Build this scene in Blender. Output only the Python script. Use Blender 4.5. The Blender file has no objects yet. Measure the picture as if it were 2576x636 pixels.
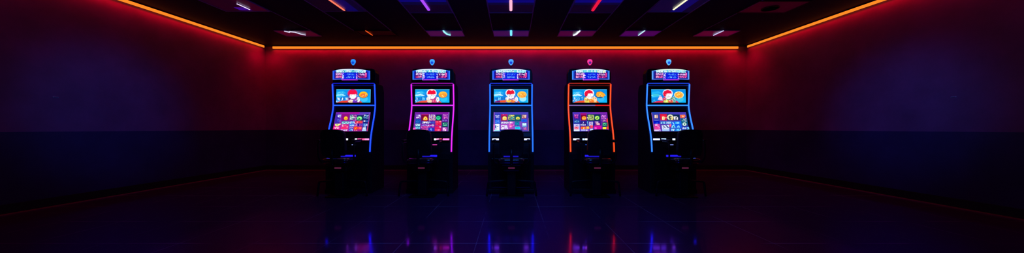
import bpy, bmesh, math, random
from mathutils import Vector, Matrix

# ---------------------------------------------------------------- camera, world, exposure
SC = bpy.context.scene
COL = SC.collection
F = 790.0            # focal length in pixels of the 2576 px wide frame
CAM_Z = 1.1
cam_data = bpy.data.cameras.new('camera')
cam_data.sensor_fit = 'HORIZONTAL'
cam_data.sensor_width = 36.0
cam_data.lens = 36.0 * F / 2576.0
cam_data.shift_y = 4.0 / 2576.0
cam_data.clip_start = 0.05
cam = bpy.data.objects.new('camera', cam_data)
COL.objects.link(cam)
cam.location = (0, 0, CAM_Z)
cam.rotation_euler = (math.radians(90), 0, 0)
SC.camera = cam

world = bpy.data.worlds.new('world')
SC.world = world
world.use_nodes = True
world.node_tree.nodes['Background'].inputs[0].default_value = (0.1, 0.1, 0.4, 1)
world.node_tree.nodes['Background'].inputs[1].default_value = 0.001

SC.view_settings.view_transform = 'Standard'
SC.view_settings.look = 'None'
SC.view_settings.gamma = 1.0
SC.view_settings.use_curve_mapping = False
SC.view_settings.exposure = 0.0
SC.cycles.use_denoising = True
SC.cycles.max_bounces = 6
SC.cycles.sample_clamp_indirect = 4.0

# strengths of the lamps, seen and added
LED = (1.25, 0.27, 0.02)
LED_WASH = 1.6
CORNER_POWER = 8.5
NEON_GAIN = 2.2
SCREEN_GAIN = 1.15
WASH_POWER = 170.0
FILL_POWER = 36.0

# ---------------------------------------------------------------- sizes of the room
BACK = 8.2
XL, XR = -6.43, 6.11
CEIL = 3.25
FRONT = -2.6
DADO = 1.05


def lin(c):
    c = c / 255.0
    return c / 12.92 if c <= 0.04045 else ((c + 0.055) / 1.055) ** 2.4


def L3(rgb):
    return (lin(rgb[0]), lin(rgb[1]), lin(rgb[2]), 1.0)


# ---------------------------------------------------------------- unseen blue spots added for the blue patches on the side walls
def blue_wall_spot(name, x, y, z, tx, ty, tz, color, power, size_deg, blend=1.0, radius=0.25):
    ld = bpy.data.lights.new(name, 'SPOT')
    ld.color = color
    ld.energy = power
    ld.spot_size = math.radians(size_deg)
    ld.spot_blend = blend
    ld.shadow_soft_size = radius
    lo = bpy.data.objects.new(name, ld)
    COL.objects.link(lo)
    lo.location = (x, y, z)
    lo.rotation_euler = (Vector((tx, ty, tz)) - Vector((x, y, z))).to_track_quat('-Z', 'Y').to_euler()
    return lo


blue_wall_spot('blue_wall_spot', -1.2, 3.6, 3.15, XL, 5.05, 1.42, (0.0, 0.45, 1.0), WASH_POWER, 27)
blue_wall_spot('blue_wall_spot', 1.2, 3.6, 3.15, XR, 4.95, 1.42, (0.0, 0.45, 1.0), WASH_POWER, 27)


# unseen blue fill lamp added nearer the camera for the ambient blue
for lx in (0.0,):
    ad = bpy.data.lights.new('blue_fill', 'AREA')
    ad.shape = 'RECTANGLE'; ad.size = 1.6; ad.size_y = 0.5; ad.spread = math.radians(120)
    ad.color = (0.03, 0.2, 1.0); ad.energy = FILL_POWER
    ao = bpy.data.objects.new('blue_fill', ad)
    COL.objects.link(ao)
    ao.location = (lx, 2.6, 3.2)
    ao.rotation_euler = (math.radians(38), 0, 0)


# ---------------------------------------------------------------- materials
def new_mat(name):
    m = bpy.data.materials.new(name)
    m.use_nodes = True
    nt = m.node_tree
    return m, nt, nt.nodes['Principled BSDF']


def simple(name, color, rough=0.5, metal=0.0, noise=0.0, scale=20.0, spec=0.5):
    m, nt, b = new_mat(name)
    b.inputs['Roughness'].default_value = rough
    b.inputs['Metallic'].default_value = metal
    b.inputs['Specular IOR Level'].default_value = spec
    tc = nt.nodes.new('ShaderNodeTexCoord')
    nz = nt.nodes.new('ShaderNodeTexNoise')
    nz.inputs['Scale'].default_value = scale
    nt.links.new(tc.outputs['Object'], nz.inputs['Vector'])
    mx = nt.nodes.new('ShaderNodeMix')
    mx.data_type = 'RGBA'
    mx.inputs[6].default_value = (*color, 1)
    mx.inputs[7].default_value = (*[c * (1 + noise) for c in color], 1)
    nt.links.new(nz.outputs['Fac'], mx.inputs[0])
    nt.links.new(mx.outputs[2], b.inputs['Base Color'])
    return m


def emissive(name, color, gain=1.0, base=(0.02, 0.02, 0.02)):
    m, nt, b = new_mat(name)
    b.inputs['Base Color'].default_value = (*base, 1)
    b.inputs['Roughness'].default_value = 0.3
    b.inputs['Emission Color'].default_value = (color[0], color[1], color[2], 1)
    b.inputs['Emission Strength'].default_value = gain
    return m


def wall_mat():
    m, nt, b = new_mat('two_tone_wall_paint')
    N, K = nt.nodes, nt.links
    geo = N.new('ShaderNodeNewGeometry')
    sep = N.new('ShaderNodeSeparateXYZ')
    K.new(geo.outputs['Position'], sep.inputs[0])
    gt = N.new('ShaderNodeMath'); gt.operation = 'GREATER_THAN'
    gt.inputs[1].default_value = DADO
    K.new(sep.outputs['Z'], gt.inputs[0])
    nz = N.new('ShaderNodeTexNoise')
    nz.inputs['Scale'].default_value = 1.7
    nz.inputs['Detail'].default_value = 8
    nz.inputs['Roughness'].default_value = 0.65
    K.new(geo.outputs['Position'], nz.inputs['Vector'])
    rm = N.new('ShaderNodeMapRange')
    rm.inputs[1].default_value = 0.3; rm.inputs[2].default_value = 0.7
    rm.inputs[3].default_value = 0.72; rm.inputs[4].default_value = 1.12
    K.new(nz.outputs['Fac'], rm.inputs[0])
    mx = N.new('ShaderNodeMix'); mx.data_type = 'RGBA'
    mx.inputs[6].default_value = (0.055, 0.02, 0.19, 1)     # lower dado paint
    mx.inputs[7].default_value = (0.34, 0.06, 0.34, 1)     # upper paint
    K.new(gt.outputs[0], mx.inputs[0])
    vm = N.new('ShaderNodeVectorMath'); vm.operation = 'SCALE'
    K.new(mx.outputs[2], vm.inputs[0]); K.new(rm.outputs[0], vm.inputs['Scale'])
    K.new(vm.outputs[0], b.inputs['Base Color'])
    b.inputs['Roughness'].default_value = 0.42
    b.inputs['Specular IOR Level'].default_value = 0.4
    n2 = N.new('ShaderNodeTexNoise'); n2.inputs['Scale'].default_value = 14; n2.inputs['Detail'].default_value = 6
    K.new(geo.outputs['Position'], n2.inputs['Vector'])
    bp = N.new('ShaderNodeBump'); bp.inputs['Strength'].default_value = 0.12; bp.inputs['Distance'].default_value = 0.02
    K.new(n2.outputs['Fac'], bp.inputs['Height']); K.new(bp.outputs[0], b.inputs['Normal'])
    return m


def floor_mat():
    m, nt, b = new_mat('polished_dark_floor_tile')
    N, K = nt.nodes, nt.links
    geo = N.new('ShaderNodeNewGeometry')
    sep = N.new('ShaderNodeSeparateXYZ')
    K.new(geo.outputs['Position'], sep.inputs[0])

    def math_(op, a, v=None):
        n = N.new('ShaderNodeMath'); n.operation = op
        if isinstance(a, (int, float)): n.inputs[0].default_value = a
        else: K.new(a, n.inputs[0])
        if v is not None:
            if isinstance(v, (int, float)): n.inputs[1].default_value = v
            else: K.new(v, n.inputs[1])
        return n.outputs[0]

    def joint(axis, period, phase, half):
        p = math_('DIVIDE', math_('SUBTRACT', sep.outputs[axis], phase), period)
        d = math_('ABSOLUTE', math_('SUBTRACT', math_('FRACT', math_('ADD', p, 100.5)), 0.5))
        return math_('LESS_THAN', math_('MULTIPLY', d, period), half)

    jx = joint('X', 0.71, 0.37, 0.0032)
    jy = joint('Y', 0.70, 3.00, 0.0055)
    j = math_('MAXIMUM', jx, jy)
    br = N.new('ShaderNodeTexNoise'); br.inputs['Scale'].default_value = 1.3; br.inputs['Detail'].default_value = 3
    K.new(geo.outputs['Position'], br.inputs['Vector'])
    rb = N.new('ShaderNodeMapRange')
    rb.inputs[1].default_value = 0.44; rb.inputs[2].default_value = 0.6
    rb.inputs[3].default_value = 0.0; rb.inputs[4].default_value = 1.0
    K.new(br.outputs['Fac'], rb.inputs[0])
    j = math_('MULTIPLY', j, rb.outputs[0])
    nz = N.new('ShaderNodeTexNoise'); nz.inputs['Scale'].default_value = 5; nz.inputs['Detail'].default_value = 8
    K.new(geo.outputs['Position'], nz.inputs['Vector'])
    tile = N.new('ShaderNodeMix'); tile.data_type = 'RGBA'
    tile.inputs[6].default_value = (0.05, 0.014, 0.075, 1)
    tile.inputs[7].default_value = (0.085, 0.02, 0.11, 1)
    K.new(nz.outputs['Fac'], tile.inputs[0])
    mx = N.new('ShaderNodeMix'); mx.data_type = 'RGBA'
    mx.inputs[7].default_value = (0.42, 0.34, 0.62, 1)
    K.new(j, mx.inputs[0]); K.new(tile.outputs[2], mx.inputs[6])
    K.new(mx.outputs[2], b.inputs['Base Color'])
    rr = N.new('ShaderNodeMapRange')
    rr.inputs[1].default_value = 0.3; rr.inputs[2].default_value = 0.7
    rr.inputs[3].default_value = 0.06; rr.inputs[4].default_value = 0.13
    K.new(nz.outputs['Fac'], rr.inputs[0])
    K.new(rr.outputs[0], b.inputs['Roughness'])
    b.inputs['IOR'].default_value = 7.0
    b.inputs['Specular Tint'].default_value = (0.42, 0.045, 1.0, 1)
    # second, softer lobe: the haze of a worn polish
    b2 = N.new('ShaderNodeBsdfPrincipled')
    K.new(mx.outputs[2], b2.inputs['Base Color'])
    b2.inputs['Roughness'].default_value = 0.30
    b2.inputs['IOR'].default_value = 7.0
    b2.inputs['Specular Tint'].default_value = (0.42, 0.045, 1.0, 1)
    ms = N.new('ShaderNodeMixShader'); ms.inputs[0].default_value = 0.22
    K.new(b.outputs[0], ms.inputs[1]); K.new(b2.outputs[0], ms.inputs[2])
    K.new(ms.outputs[0], N['Material Output'].inputs['Surface'])
    return m


M = {}
M['wall'] = wall_mat()
M['floor'] = floor_mat()
M['ceiling'] = simple('dark_ceiling_paint', (0.032, 0.001, 0.06), 0.6, noise=0.3, scale=3, spec=0.03)
M['rail'] = simple('dark_blue_ceiling_rail', (0.35, 0.28, 0.8), 0.35, noise=0.2)
M['skirt'] = simple('black_baseboard', (0.008, 0.008, 0.010), 0.5, noise=0.3)
M['edge_glow'] = simple('red_floor_edge_glow', (0.36, 0.05, 0.12), 0.4, noise=0.3)
M['black'] = simple('black_cabinet_laminate', (0.005, 0.005, 0.008), 0.42, noise=0.4, spec=0.25)
M['bezel'] = simple('black_glossy_bezel', (0.004, 0.004, 0.006), 0.3, noise=0.2, spec=0.2)
M['chair'] = simple('black_leatherette', (0.004, 0.004, 0.006), 0.5, noise=0.5, scale=60, spec=0.2)
M['seat'] = simple('glossy_black_seat_vinyl', (0.004, 0.004, 0.008), 0.16, noise=0.5, scale=60, spec=1.0)
M['chair_metal'] = simple('black_chair_metal', (0.004, 0.004, 0.006), 0.4, 0.0, noise=0.3, spec=0.2)
M['plate'] = simple('dull_pink_metal', (0.45, 0.2, 0.25), 0.35, 0.7, noise=0.2)
M['lock'] = simple('dark_steel', (0.05, 0.05, 0.06), 0.3, 0.9, noise=0.2)
M['led'] = emissive('orange_led_diffuser', LED, 1.0, (0.1, 0.05, 0.03))
M['holder'] = simple('matt_black_fixture', (0.012, 0.010, 0.014), 0.5, noise=0.3)

m, nt, b = new_mat('display_picture')
at = nt.nodes.new('ShaderNodeVertexColor'); at.layer_name = 'picture'
b.inputs['Base Color'].default_value = (0.004, 0.004, 0.004, 1)
b.inputs['Roughness'].default_value = 0.2
b.inputs['Specular IOR Level'].default_value = 0.08
nt.links.new(at.outputs['Color'], b.inputs['Emission Color'])
b.inputs['Emission Strength'].default_value = SCREEN_GAIN
M['display'] = m


# ---------------------------------------------------------------- mesh helpers
def link(name, bm, mat, parent=None, loc=(0, 0, 0), rot=(0, 0, 0), smooth=False):
    me = bpy.data.meshes.new(name)
    bmesh.ops.recalc_face_normals(bm, faces=bm.faces[:])
    bm.to_mesh(me); bm.free()
    if smooth:
        for p in me.polygons: p.use_smooth = True
    me.materials.append(mat)
    o = bpy.data.objects.new(name, me)
    COL.objects.link(o)
    if parent is not None: o.parent = parent
    o.location = loc; o.rotation_euler = rot
    return o


def empty(name, loc, label, cat, group=None):
    o = bpy.data.objects.new(name, None)
    COL.objects.link(o)
    o.empty_display_size = 0.1
    o.location = loc
    o['label'] = label; o['category'] = cat
    if group: o['group'] = group
    return o


def struct(name, bm, mat, label=None):
    o = link(name, bm, mat)
    o['kind'] = 'structure'
    if label: o['label'] = label
    return o


def box(bm, x0, y0, z0, x1, y1, z1, bevel=0.0, seg=2):
    r = bmesh.ops.create_cube(bm, size=1.0)
    vs = r['verts']
    for v in vs:
        v.co = Vector(((x0 + x1) / 2 + v.co.x * (x1 - x0), (y0 + y1) / 2 + v.co.y * (y1 - y0), (z0 + z1) / 2 + v.co.z * (z1 - z0)))
    if bevel > 0:
        es = list({e for v in vs for e in v.link_edges})
        bmesh.ops.bevel(bm, geom=es, offset=bevel, segments=seg, profile=0.5, affect='EDGES')
    return bm


def nbox(*a, bevel=0.0, seg=2):
    return box(bmesh.new(), *a, bevel=bevel, seg=seg)


def prism(pts, axis, a0, a1, bevel=0.0, seg=2):
    """pts: outline; axis 'X' -> pts are (y,z); 'Y' -> (x,z); 'Z' -> (x,y)."""
    bm = bmesh.new()
    def P(p, a):
        return {'X': (a, p[0], p[1]), 'Y': (p[0], a, p[1]), 'Z': (p[0], p[1], a)}[axis]
    A = [bm.verts.new(P(p, a0)) for p in pts]
    B = [bm.verts.new(P(p, a1)) for p in pts]
    bm.faces.new(A); bm.faces.new(B[::-1])
    n = len(pts)
    for i in range(n):
        bm.faces.new((A[i], A[(i + 1) % n], B[(i + 1) % n], B[i]))
    if bevel > 0:
        es = [e for e in bm.edges if (e.verts[0] in A and e.verts[1] in A) or (e.verts[0] in B and e.verts[1] in B)]
        bmesh.ops.bevel(bm, geom=es, offset=bevel, segments=seg, profile=0.5, affect='EDGES')
    return bm


def round_path(pts, r, n=5):
    """rounds the corners of an open polyline"""
    pts = [Vector(p) for p in pts]
    out = [pts[0]]
    for i in range(1, len(pts) - 1):
        a, b_, c = pts[i - 1], pts[i], pts[i + 1]
        d1 = (a - b_); d2 = (c - b_)
        rr = min(r, d1.length * 0.45, d2.length * 0.45)
        p1 = b_ + d1.normalized() * rr; p2 = b_ + d2.normalized() * rr
        for k in range(n + 1):
            t = k / n
            out.append(p1 * (1 - t) ** 2 + b_ * 2 * t * (1 - t) + p2 * t * t)
    out.append(pts[-1])
    return out


def tube(pts, r, bm=None, sides=10, flat=1.0):
    bm = bm or bmesh.new()
    pts = [Vector(p) for p in pts]
    rings = []
    up = None
    for i, p in enumerate(pts):
        t = (pts[min(i + 1, len(pts) - 1)] - pts[max(i - 1, 0)]).normalized()
        if up is None:
            up = Vector((0, 1, 0)) if abs(t.y) < 0.8 else Vector((0, 0, 1))
        side = t.cross(up).normalized()
        up = side.cross(t).normalized()
        rings.append([bm.verts.new(p + side * (r * math.cos(2 * math.pi * k / sides)) + up * (r * flat * math.sin(2 * math.pi * k / sides))) for k in range(sides)])
    for a, b_ in zip(rings, rings[1:]):
        for k in range(sides):
            bm.faces.new((a[k], a[(k + 1) % sides], b_[(k + 1) % sides], b_[k]))
    bm.faces.new(rings[0][::-1]); bm.faces.new(rings[-1])
    return bm


def lathe(profile, cx=0, cy=0, cz=0, n=20, bm=None):
    bm = bm or bmesh.new()
    rings = []
    for r, z in profile:
        if r < 1e-5:
            rings.append([bm.verts.new((cx, cy, cz + z))])
        else:
            rings.append([bm.verts.new((cx + r * math.cos(2 * math.pi * k / n), cy + r * math.sin(2 * math.pi * k / n), cz + z)) for k in range(n)])
    for a, b_ in zip(rings, rings[1:]):
        for k in range(n):
            k2 = (k + 1) % n
            if len(a) == 1 and len(b_) == 1: continue
            if len(a) == 1: bm.faces.new((a[0], b_[k], b_[k2]))
            elif len(b_) == 1: bm.faces.new((a[k], a[k2], b_[0]))
            else: bm.faces.new((a[k], a[k2], b_[k2], b_[k]))
    for rg in (rings[0], rings[-1]):
        if len(rg) > 2: bm.faces.new(rg)
    return bm


# ---------------------------------------------------------------- the setting
bm = nbox(XL, FRONT, -0.12, XR, BACK, 0.0)
struct('floor', bm, M['floor'], 'dark polished tile floor with thin pale joints')
struct('ceiling', nbox(XL, FRONT, CEIL, XR, BACK, CEIL + 0.15), M['ceiling'], 'dark ceiling with rows of light panels')
struct('wall_back', nbox(XL - .15, BACK, -0.12, XR + .15, BACK + .15, CEIL + .15), M['wall'], 'back wall behind the slot machines')
struct('wall_left', nbox(XL - .15, FRONT, -0.12, XL, BACK, CEIL + .15), M['wall'], 'left wall washed red and blue')
struct('wall_right', nbox(XR, FRONT, -0.12, XR + .15, BACK, CEIL + .15), M['wall'], 'right wall washed red and blue')
struct('wall_front', nbox(XL - .15, FRONT - .15, -0.12, XR + .15, FRONT, CEIL + .15), M['wall'])

BH = 0.13
struct('baseboard_back', nbox(XL, BACK - .018, 0.0, XR, BACK, BH), M['skirt'], 'black baseboard along the back wall')
struct('baseboard_left', nbox(XL, FRONT, 0.0, XL + .018, BACK - .018, BH), M['skirt'], 'black baseboard along the left wall')
struct('baseboard_right', nbox(XR - .018, FRONT, 0.0, XR, BACK - .018, BH), M['skirt'], 'black baseboard along the right wall')
# added thin strip at the baseboard, coloured red for LED light on the floor
struct('trim_1', nbox(XL + .018, FRONT, 0.0, XL + .036, BACK - .036, .014), M['edge_glow'])
struct('trim_2', nbox(XR - .036, FRONT, 0.0, XR - .018, BACK - .036, .014), M['edge_glow'])
struct('trim_3', nbox(XL + .018, BACK - .036, 0.0, XR - .018, BACK - .018, .014), M['edge_glow'])
# thin black moulding right under the ceiling, above the light strips
struct('trim_4', nbox(XL, BACK - .05, CEIL - .028, XR, BACK, CEIL), M['skirt'])
struct('trim_5', nbox(XL, FRONT, CEIL - .022, XL + .04, BACK - .05, CEIL), M['skirt'])
struct('trim_6', nbox(XR - .04, FRONT, CEIL - .022, XR, BACK - .05, CEIL), M['skirt'])

COLS = [-4.84, -3.07, -1.50, -0.02, 1.46, 2.90, 4.62]
k = 7
for i, cx in enumerate(COLS):
    if i in (0, 6): continue
    for s in (-1, 1):
        struct('trim_%d' % k, nbox(cx + s * .41 - .007, 3.0, CEIL - .012, cx + s * .41 + .007, 6.92, CEIL), M['rail'])
        k += 1
for cx in (COLS[0] + .41, COLS[6] - .41):
    struct('trim_%d' % k, nbox(cx - .005, 3.0, CEIL - .008, cx + .005, 6.92, CEIL), M['rail'])
    k += 1

# ---------------------------------------------------------------- LED strips: black channel, glowing diffuser, light thrown down the wall
def led_strip(label, axis, centre, length, wall_dir, hgt, top):
    """axis 'X' or 'Y': the run of the strip; wall_dir: +1/-1, the side of the run the wall is on"""
    t = empty('led_strip', (centre[0], centre[1], top), label, 'light strip', 'orange light strips under the ceiling')
    h = length / 2
    def B(a0, a1, z0, z1, bev=0):       # a: distance from the wall face, into the room
        lo, hi = sorted((-wall_dir * a0, -wall_dir * a1))
        return nbox(-h, lo, z0, h, hi, z1, bevel=bev) if axis == 'X' else nbox(lo, -h, z0, hi, h, z1, bevel=bev)
    link('channel', B(.0015, .022, -hgt * .8, 0), M['holder'], t)
    link('diffuser', B(.022, .048, -hgt, 0, .007), M['led'], t)
    ld = bpy.data.lights.new('strip_light', 'AREA')
    ld.shape = 'RECTANGLE'; ld.size = length; ld.size_y = .02
    ld.color = (1.0, 0.0, 0.02); ld.energy = LED_WASH * length * (0.8 if axis == 'X' else 0.55)
    ld.spread = math.radians(142)
    lo = bpy.data.objects.new('strip_light', ld)
    COL.objects.link(lo); lo.parent = t
    off = -wall_dir * .06
    lo.location = (0, off, -hgt - .004) if axis == 'X' else (off, 0, -hgt - .004)
    aim = Vector((0, wall_dir * .12, -1)) if axis == 'X' else Vector((wall_dir * .12, 0, -1))
    z = -aim.normalized()
    x = Vector((1, 0, 0)) if axis == 'X' else Vector((0, 1, 0))
    y = z.cross(x)
    lo.rotation_euler = Matrix((x, y, z)).transposed().to_euler()
    if axis == 'X':                     # added unseen red spots near the strip ends brighten the corners
        for s in (-1, 1):
            sd = bpy.data.lights.new('corner_fill', 'SPOT')
            sd.color = (1.0, 0.0, 0.03); sd.energy = CORNER_POWER
            sd.spot_size = math.radians(150); sd.spot_blend = 1.0; sd.shadow_soft_size = .03
            so = bpy.data.objects.new('corner_fill', sd)
            COL.objects.link(so); so.parent = t
            so.location = (s * (h - .06), -wall_dir * .30, -hgt + .01)
    return t

led_strip('long orange light strip running straight above the row of slot machines on the back wall',
          'X', ((XL + .21 + XR - .23) / 2, BACK), XR - XL - .44, 1, .058, CEIL - .03)
led_strip('orange light strip slanting down along the top of the left wall', 'Y', (XL, (FRONT + BACK) / 2), BACK - FRONT - .2, -1, .05, CEIL - .024)
led_strip('orange light strip slanting up along the top of the right wall', 'Y', (XR, (FRONT + BACK) / 2), BACK - FRONT - .2, 1, .05, CEIL - .024)


# ---------------------------------------------------------------- ceiling lights
def frame_bm(x0, y0, x1, y1, w, z0, z1):
    bm = bmesh.new()
    box(bm, x0, y0, z0, x1, y0 + w, z1); box(bm, x0, y1 - w, z0, x1, y1, z1)
    box(bm, x0, y0 + w, z0, x0 + w, y1 - w, z1); box(bm, x1 - w, y0 + w, z0, x1, y1 - w, z1)
    return bm


def ceiling_light(cx, y0, y1, panel, tubecol, ty0, ty1, label, group, glow=1.0, hw=.405, tw=.026, tx=0.0, splits=None, kink=None, tgain=1.15):
    ty0 *= .989; ty1 *= .989
    cy = (y0 + y1) / 2
    t = empty('ceiling_light', (cx, cy, CEIL), label, 'ceiling light', group)
    link('frame', frame_bm(-hw, y0 - cy, hw, y1 - cy, .012, -.016, 0), M['rail'] if panel else M['holder'], t)
    if panel:
        pans = splits or [(-hw + .012, hw - .012, y0 + .012, y1 - .012, panel)]
        for (a, b_, c, d, colr) in pans:
            mm = emissive('tinted_diffuser', L3(colr), glow, (0.05, 0.03, 0.08))
            link('diffuser', nbox(a, c - cy, -.010, b_, d - cy, 0), mm, t)
    else:
        link('diffuser', nbox(-hw + .012, y0 + .012 - cy, -.006, hw - .012, y1 - .012 - cy, 0), M['holder'], t)
    if tubecol:
        mm = emissive('lamp_tube', L3(tubecol), tgain)
        pts = [(tx, ty0 - cy, -.024), (tx, ty1 - cy, -.024)]
        if kink: pts = [(tx + kx, ty0 + (ty1 - ty0) * kt - cy, -.024) for kx, kt in kink]
        tb = link('lamp_tube', tube(pts, tw / 2, flat=.6, sides=8), mm, t)
        for yy in (ty0 + .02, ty1 - .02):
            link('tube_clip', nbox(tx - .012, yy - .008 - cy, -.02, tx + .012, yy + .008 - cy, 0), M['holder'], tb)
    return t


GA, GB = 'small light panels near the back wall', 'large light panels nearer the camera'
A0, A1 = 6.90, 7.32
AP = [((52, 0, 26), (225, 225, 255), 'dark maroon ceiling panel with a crooked white tube, leftmost near the back wall'),
      (None, (255, 90, 30), 'unlit ceiling panel with a short orange tube, second from left near the back wall'),
      ((54, 9, 68), (150, 240, 255), 'purple ceiling panel with a bent cyan tube, above the gap left of centre'),
      ((44, 10, 78), (110, 225, 255), 'violet ceiling panel with a cyan tube above the middle slot machine, near the back wall'),
      ((58, 0, 52), (235, 250, 255), 'plum ceiling panel with a short white tube above the orange lit slot machine'),
      ((56, 0, 84), (190, 240, 255), 'bright purple ceiling panel with a pale cyan tube above the rightmost slot machine'),
      ((72, 0, 40), (205, 210, 255), 'wine red ceiling panel with a lavender tube, rightmost of the row near the back wall')]
for i, (p, tcol, lab) in enumerate(AP):
    kw = {}
    if i == 0: kw = dict(kink=[(-.16, 0.1), (-.10, .35), (-.07, .2), (.02, .3), (.06, .75), (.12, .95)], tw=.03)
    if i == 1: kw = dict(tw=.022, tx=-.13)
    if i == 2: kw = dict(kink=[(0, 0.02), (.0, .35), (.03, .8), (.09, .96)], tw=.045)
    if i == 3: kw = dict(tw=.052)
    if i == 4: kw = dict(kink=[(-.05, 1), (-.01, .8), (.02, 0.05)], tw=.05)
    if i == 5: kw = dict(tw=.03)
    if i == 6: kw = dict(tw=.028)
    tb0, tb1 = 6.94, 7.28
    ceiling_light(COLS[i], A0, A1, p, tcol, tb0, tb1, lab, GA, glow=.85, **kw)

B0 = 4.30
BL = (2, 4, 112); BD = (0, 4, 48); BX = (3, 1, 22)
def bsplit(y_hi, y_mid, hw=.393):
    return [(-hw, hw, B0 + .012, y_hi, BL), (-hw, hw, y_hi, y_mid, BD), (-hw, hw, y_mid, 5.828, BX)]
ceiling_light(COLS[0], 5.1, 5.76, (22, 0, 16), (230, 215, 255), 5.44, 5.70, 'dim ceiling panel with a white tube and violet patch, far left near the wall strip', GB, tx=.13, tw=.022,
              splits=[(-.393, -.10, 5.112, 5.748, (16, 0, 16)), (-.10, .12, 5.57, 5.70, (52, 8, 135)), (-.10, .12, 5.70, 5.748, (30, 2, 50)), (.12, .393, 5.112, 5.748, (34, 0, 20)), (-.10, .12, 5.112, 5.57, (14, 0, 16))])
ceiling_light(COLS[1], B0, 5.76, BX, (255, 120, 95), 4.6, 5.74, 'blue lit ceiling panel with a salmon pink tube at its left side', GB, tx=.04, tw=.035, hw=.40,
              splits=[(-.388, .06, B0 + .012, 5.748, (3, 1, 14)), (.06, .26, B0 + .012, 5.748, (3, 4, 82)), (.26, .388, B0 + .012, 5.748, (1, 2, 34))])
ceiling_light(COLS[2], B0, 5.84, BL, (165, 70, 245), 4.6, 5.72, 'blue ceiling panel with a violet tube, above the gap left of the middle machine', GB, splits=bsplit(5.33, 5.46), tw=.055)
ceiling_light(COLS[3], B0, 5.84, BL, (250, 175, 205), 5.30, 5.74, 'blue ceiling panel with a short pink tube above the middle slot machine', GB, splits=bsplit(5.36, 5.46), tw=.052)
ceiling_light(COLS[4], B0, 5.84, BL, (225, 20, 60), 4.6, 5.74, 'blue ceiling panel with a crimson tube above the orange lit slot machine', GB, splits=bsplit(5.36, 5.46), tw=.06)
ceiling_light(COLS[5], B0, 5.80, BX, (245, 240, 205), 4.6, 5.70, 'blue ceiling panel with a cream white tube, right part of the ceiling', GB, tx=.0, tw=.035, hw=.40,
              splits=[(-.388, .0, B0 + .012, 5.788, (6, 3, 44)), (.0, .23, B0 + .012, 5.788, (4, 5, 92)), (.23, .388, B0 + .012, 5.788, (1, 2, 34))])
t = empty('ceiling_light', (COLS[6], 5.6, CEIL), 'round violet downlight in a dim panel, far right over the wall strip', 'ceiling light', GB)
link('frame', frame_bm(-.45, -.3, .45, .25, .012, -.014, 0), M['holder'], t)
link('backing', nbox(-.438, -.288, -.006, .438, .238, 0), emissive('dim_maroon_diffuser', L3((32, 0, 12)), .9, (.05, .02, .03)), t)
link('ring', lathe([(.115, -.02), (.135, -.02), (.135, -.004), (.115, -.004), (.115, -.02)], 0, 0.02, 0, 28), M['holder'], t)
link('diffuser', lathe([(0, -.016), (.116, -.016), (.116, -.006), (0, -.006)], 0, 0.02, 0, 28), emissive('violet_downlight', L3((72, 14, 130)), 1.0), t)

# small slots on the side walls
for (sx, yy, zz, lab) in ((-1, 4.42, 1.535, 'small pale horizontal slot high on the blue part of the left wall'),
                          (1, 4.34, 1.53, 'small pale horizontal slot on the blue part of the right wall')):
    X = XL if sx < 0 else XR
    t = empty('wall_vent', (X, yy, zz), lab, 'wall vent')
    link('frame', nbox(0 if sx < 0 else -.01, -.028, -.008, .01 if sx < 0 else 0, .028, .008, bevel=.003), M['rail'], t)
    link('slot', nbox(.010 if sx < 0 else -.012, -.022, -.003, .012 if sx < 0 else -.010, .022, .003), M['holder'], t)


# ---------------------------------------------------------------- pictures on the displays
RND = random.Random(7)
FONT = {
    'A': ["01110", "11011", "11111", "11011", "11011"], 'B': ["11110", "11011", "11110", "11011", "11110"],
    'C': ["01111", "11000", "11000", "11000", "01111"], 'E': ["11111", "11000", "11110", "11000", "11111"],
    'G': ["01111", "11000", "11011", "11011", "01111"], 'I': ["01110", "00100", "00100", "00100", "01110"],
    'K': ["11011", "11110", "11100", "11110", "11011"], 'L': ["11000", "11000", "11000", "11000", "11111"],
    'N': ["11011", "11111", "11111", "11111", "11011"], 'n': ["00000", "11110", "11011", "11011", "11011"],
    'O': ["01110", "11011", "11011", "11011", "01110"], 'R': ["11110", "11011", "11110", "11110", "11011"],
    'S': ["01111", "11000", "01110", "00011", "11110"], 'T': ["11111", "00100", "00100", "00100", "00100"],
    'U': ["11011", "11011", "11011", "11011", "01110"], 'X': ["11011", "01110", "00100", "01110", "11011"],
    '2': ["11110", "00011", "01110", "11000", "11111"], '9': ["01110", "11011", "01111", "00011", "11110"],
    '.': ["00000", "00000", "00000", "01100", "01100"], 'H': ["11011", "11011", "11111", "11011", "11011"],
    'M': ["11011", "11111", "10101", "10101", "10001"], 'V': ["11011", "11011", "11011", "01110", "00100"],
}


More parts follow.
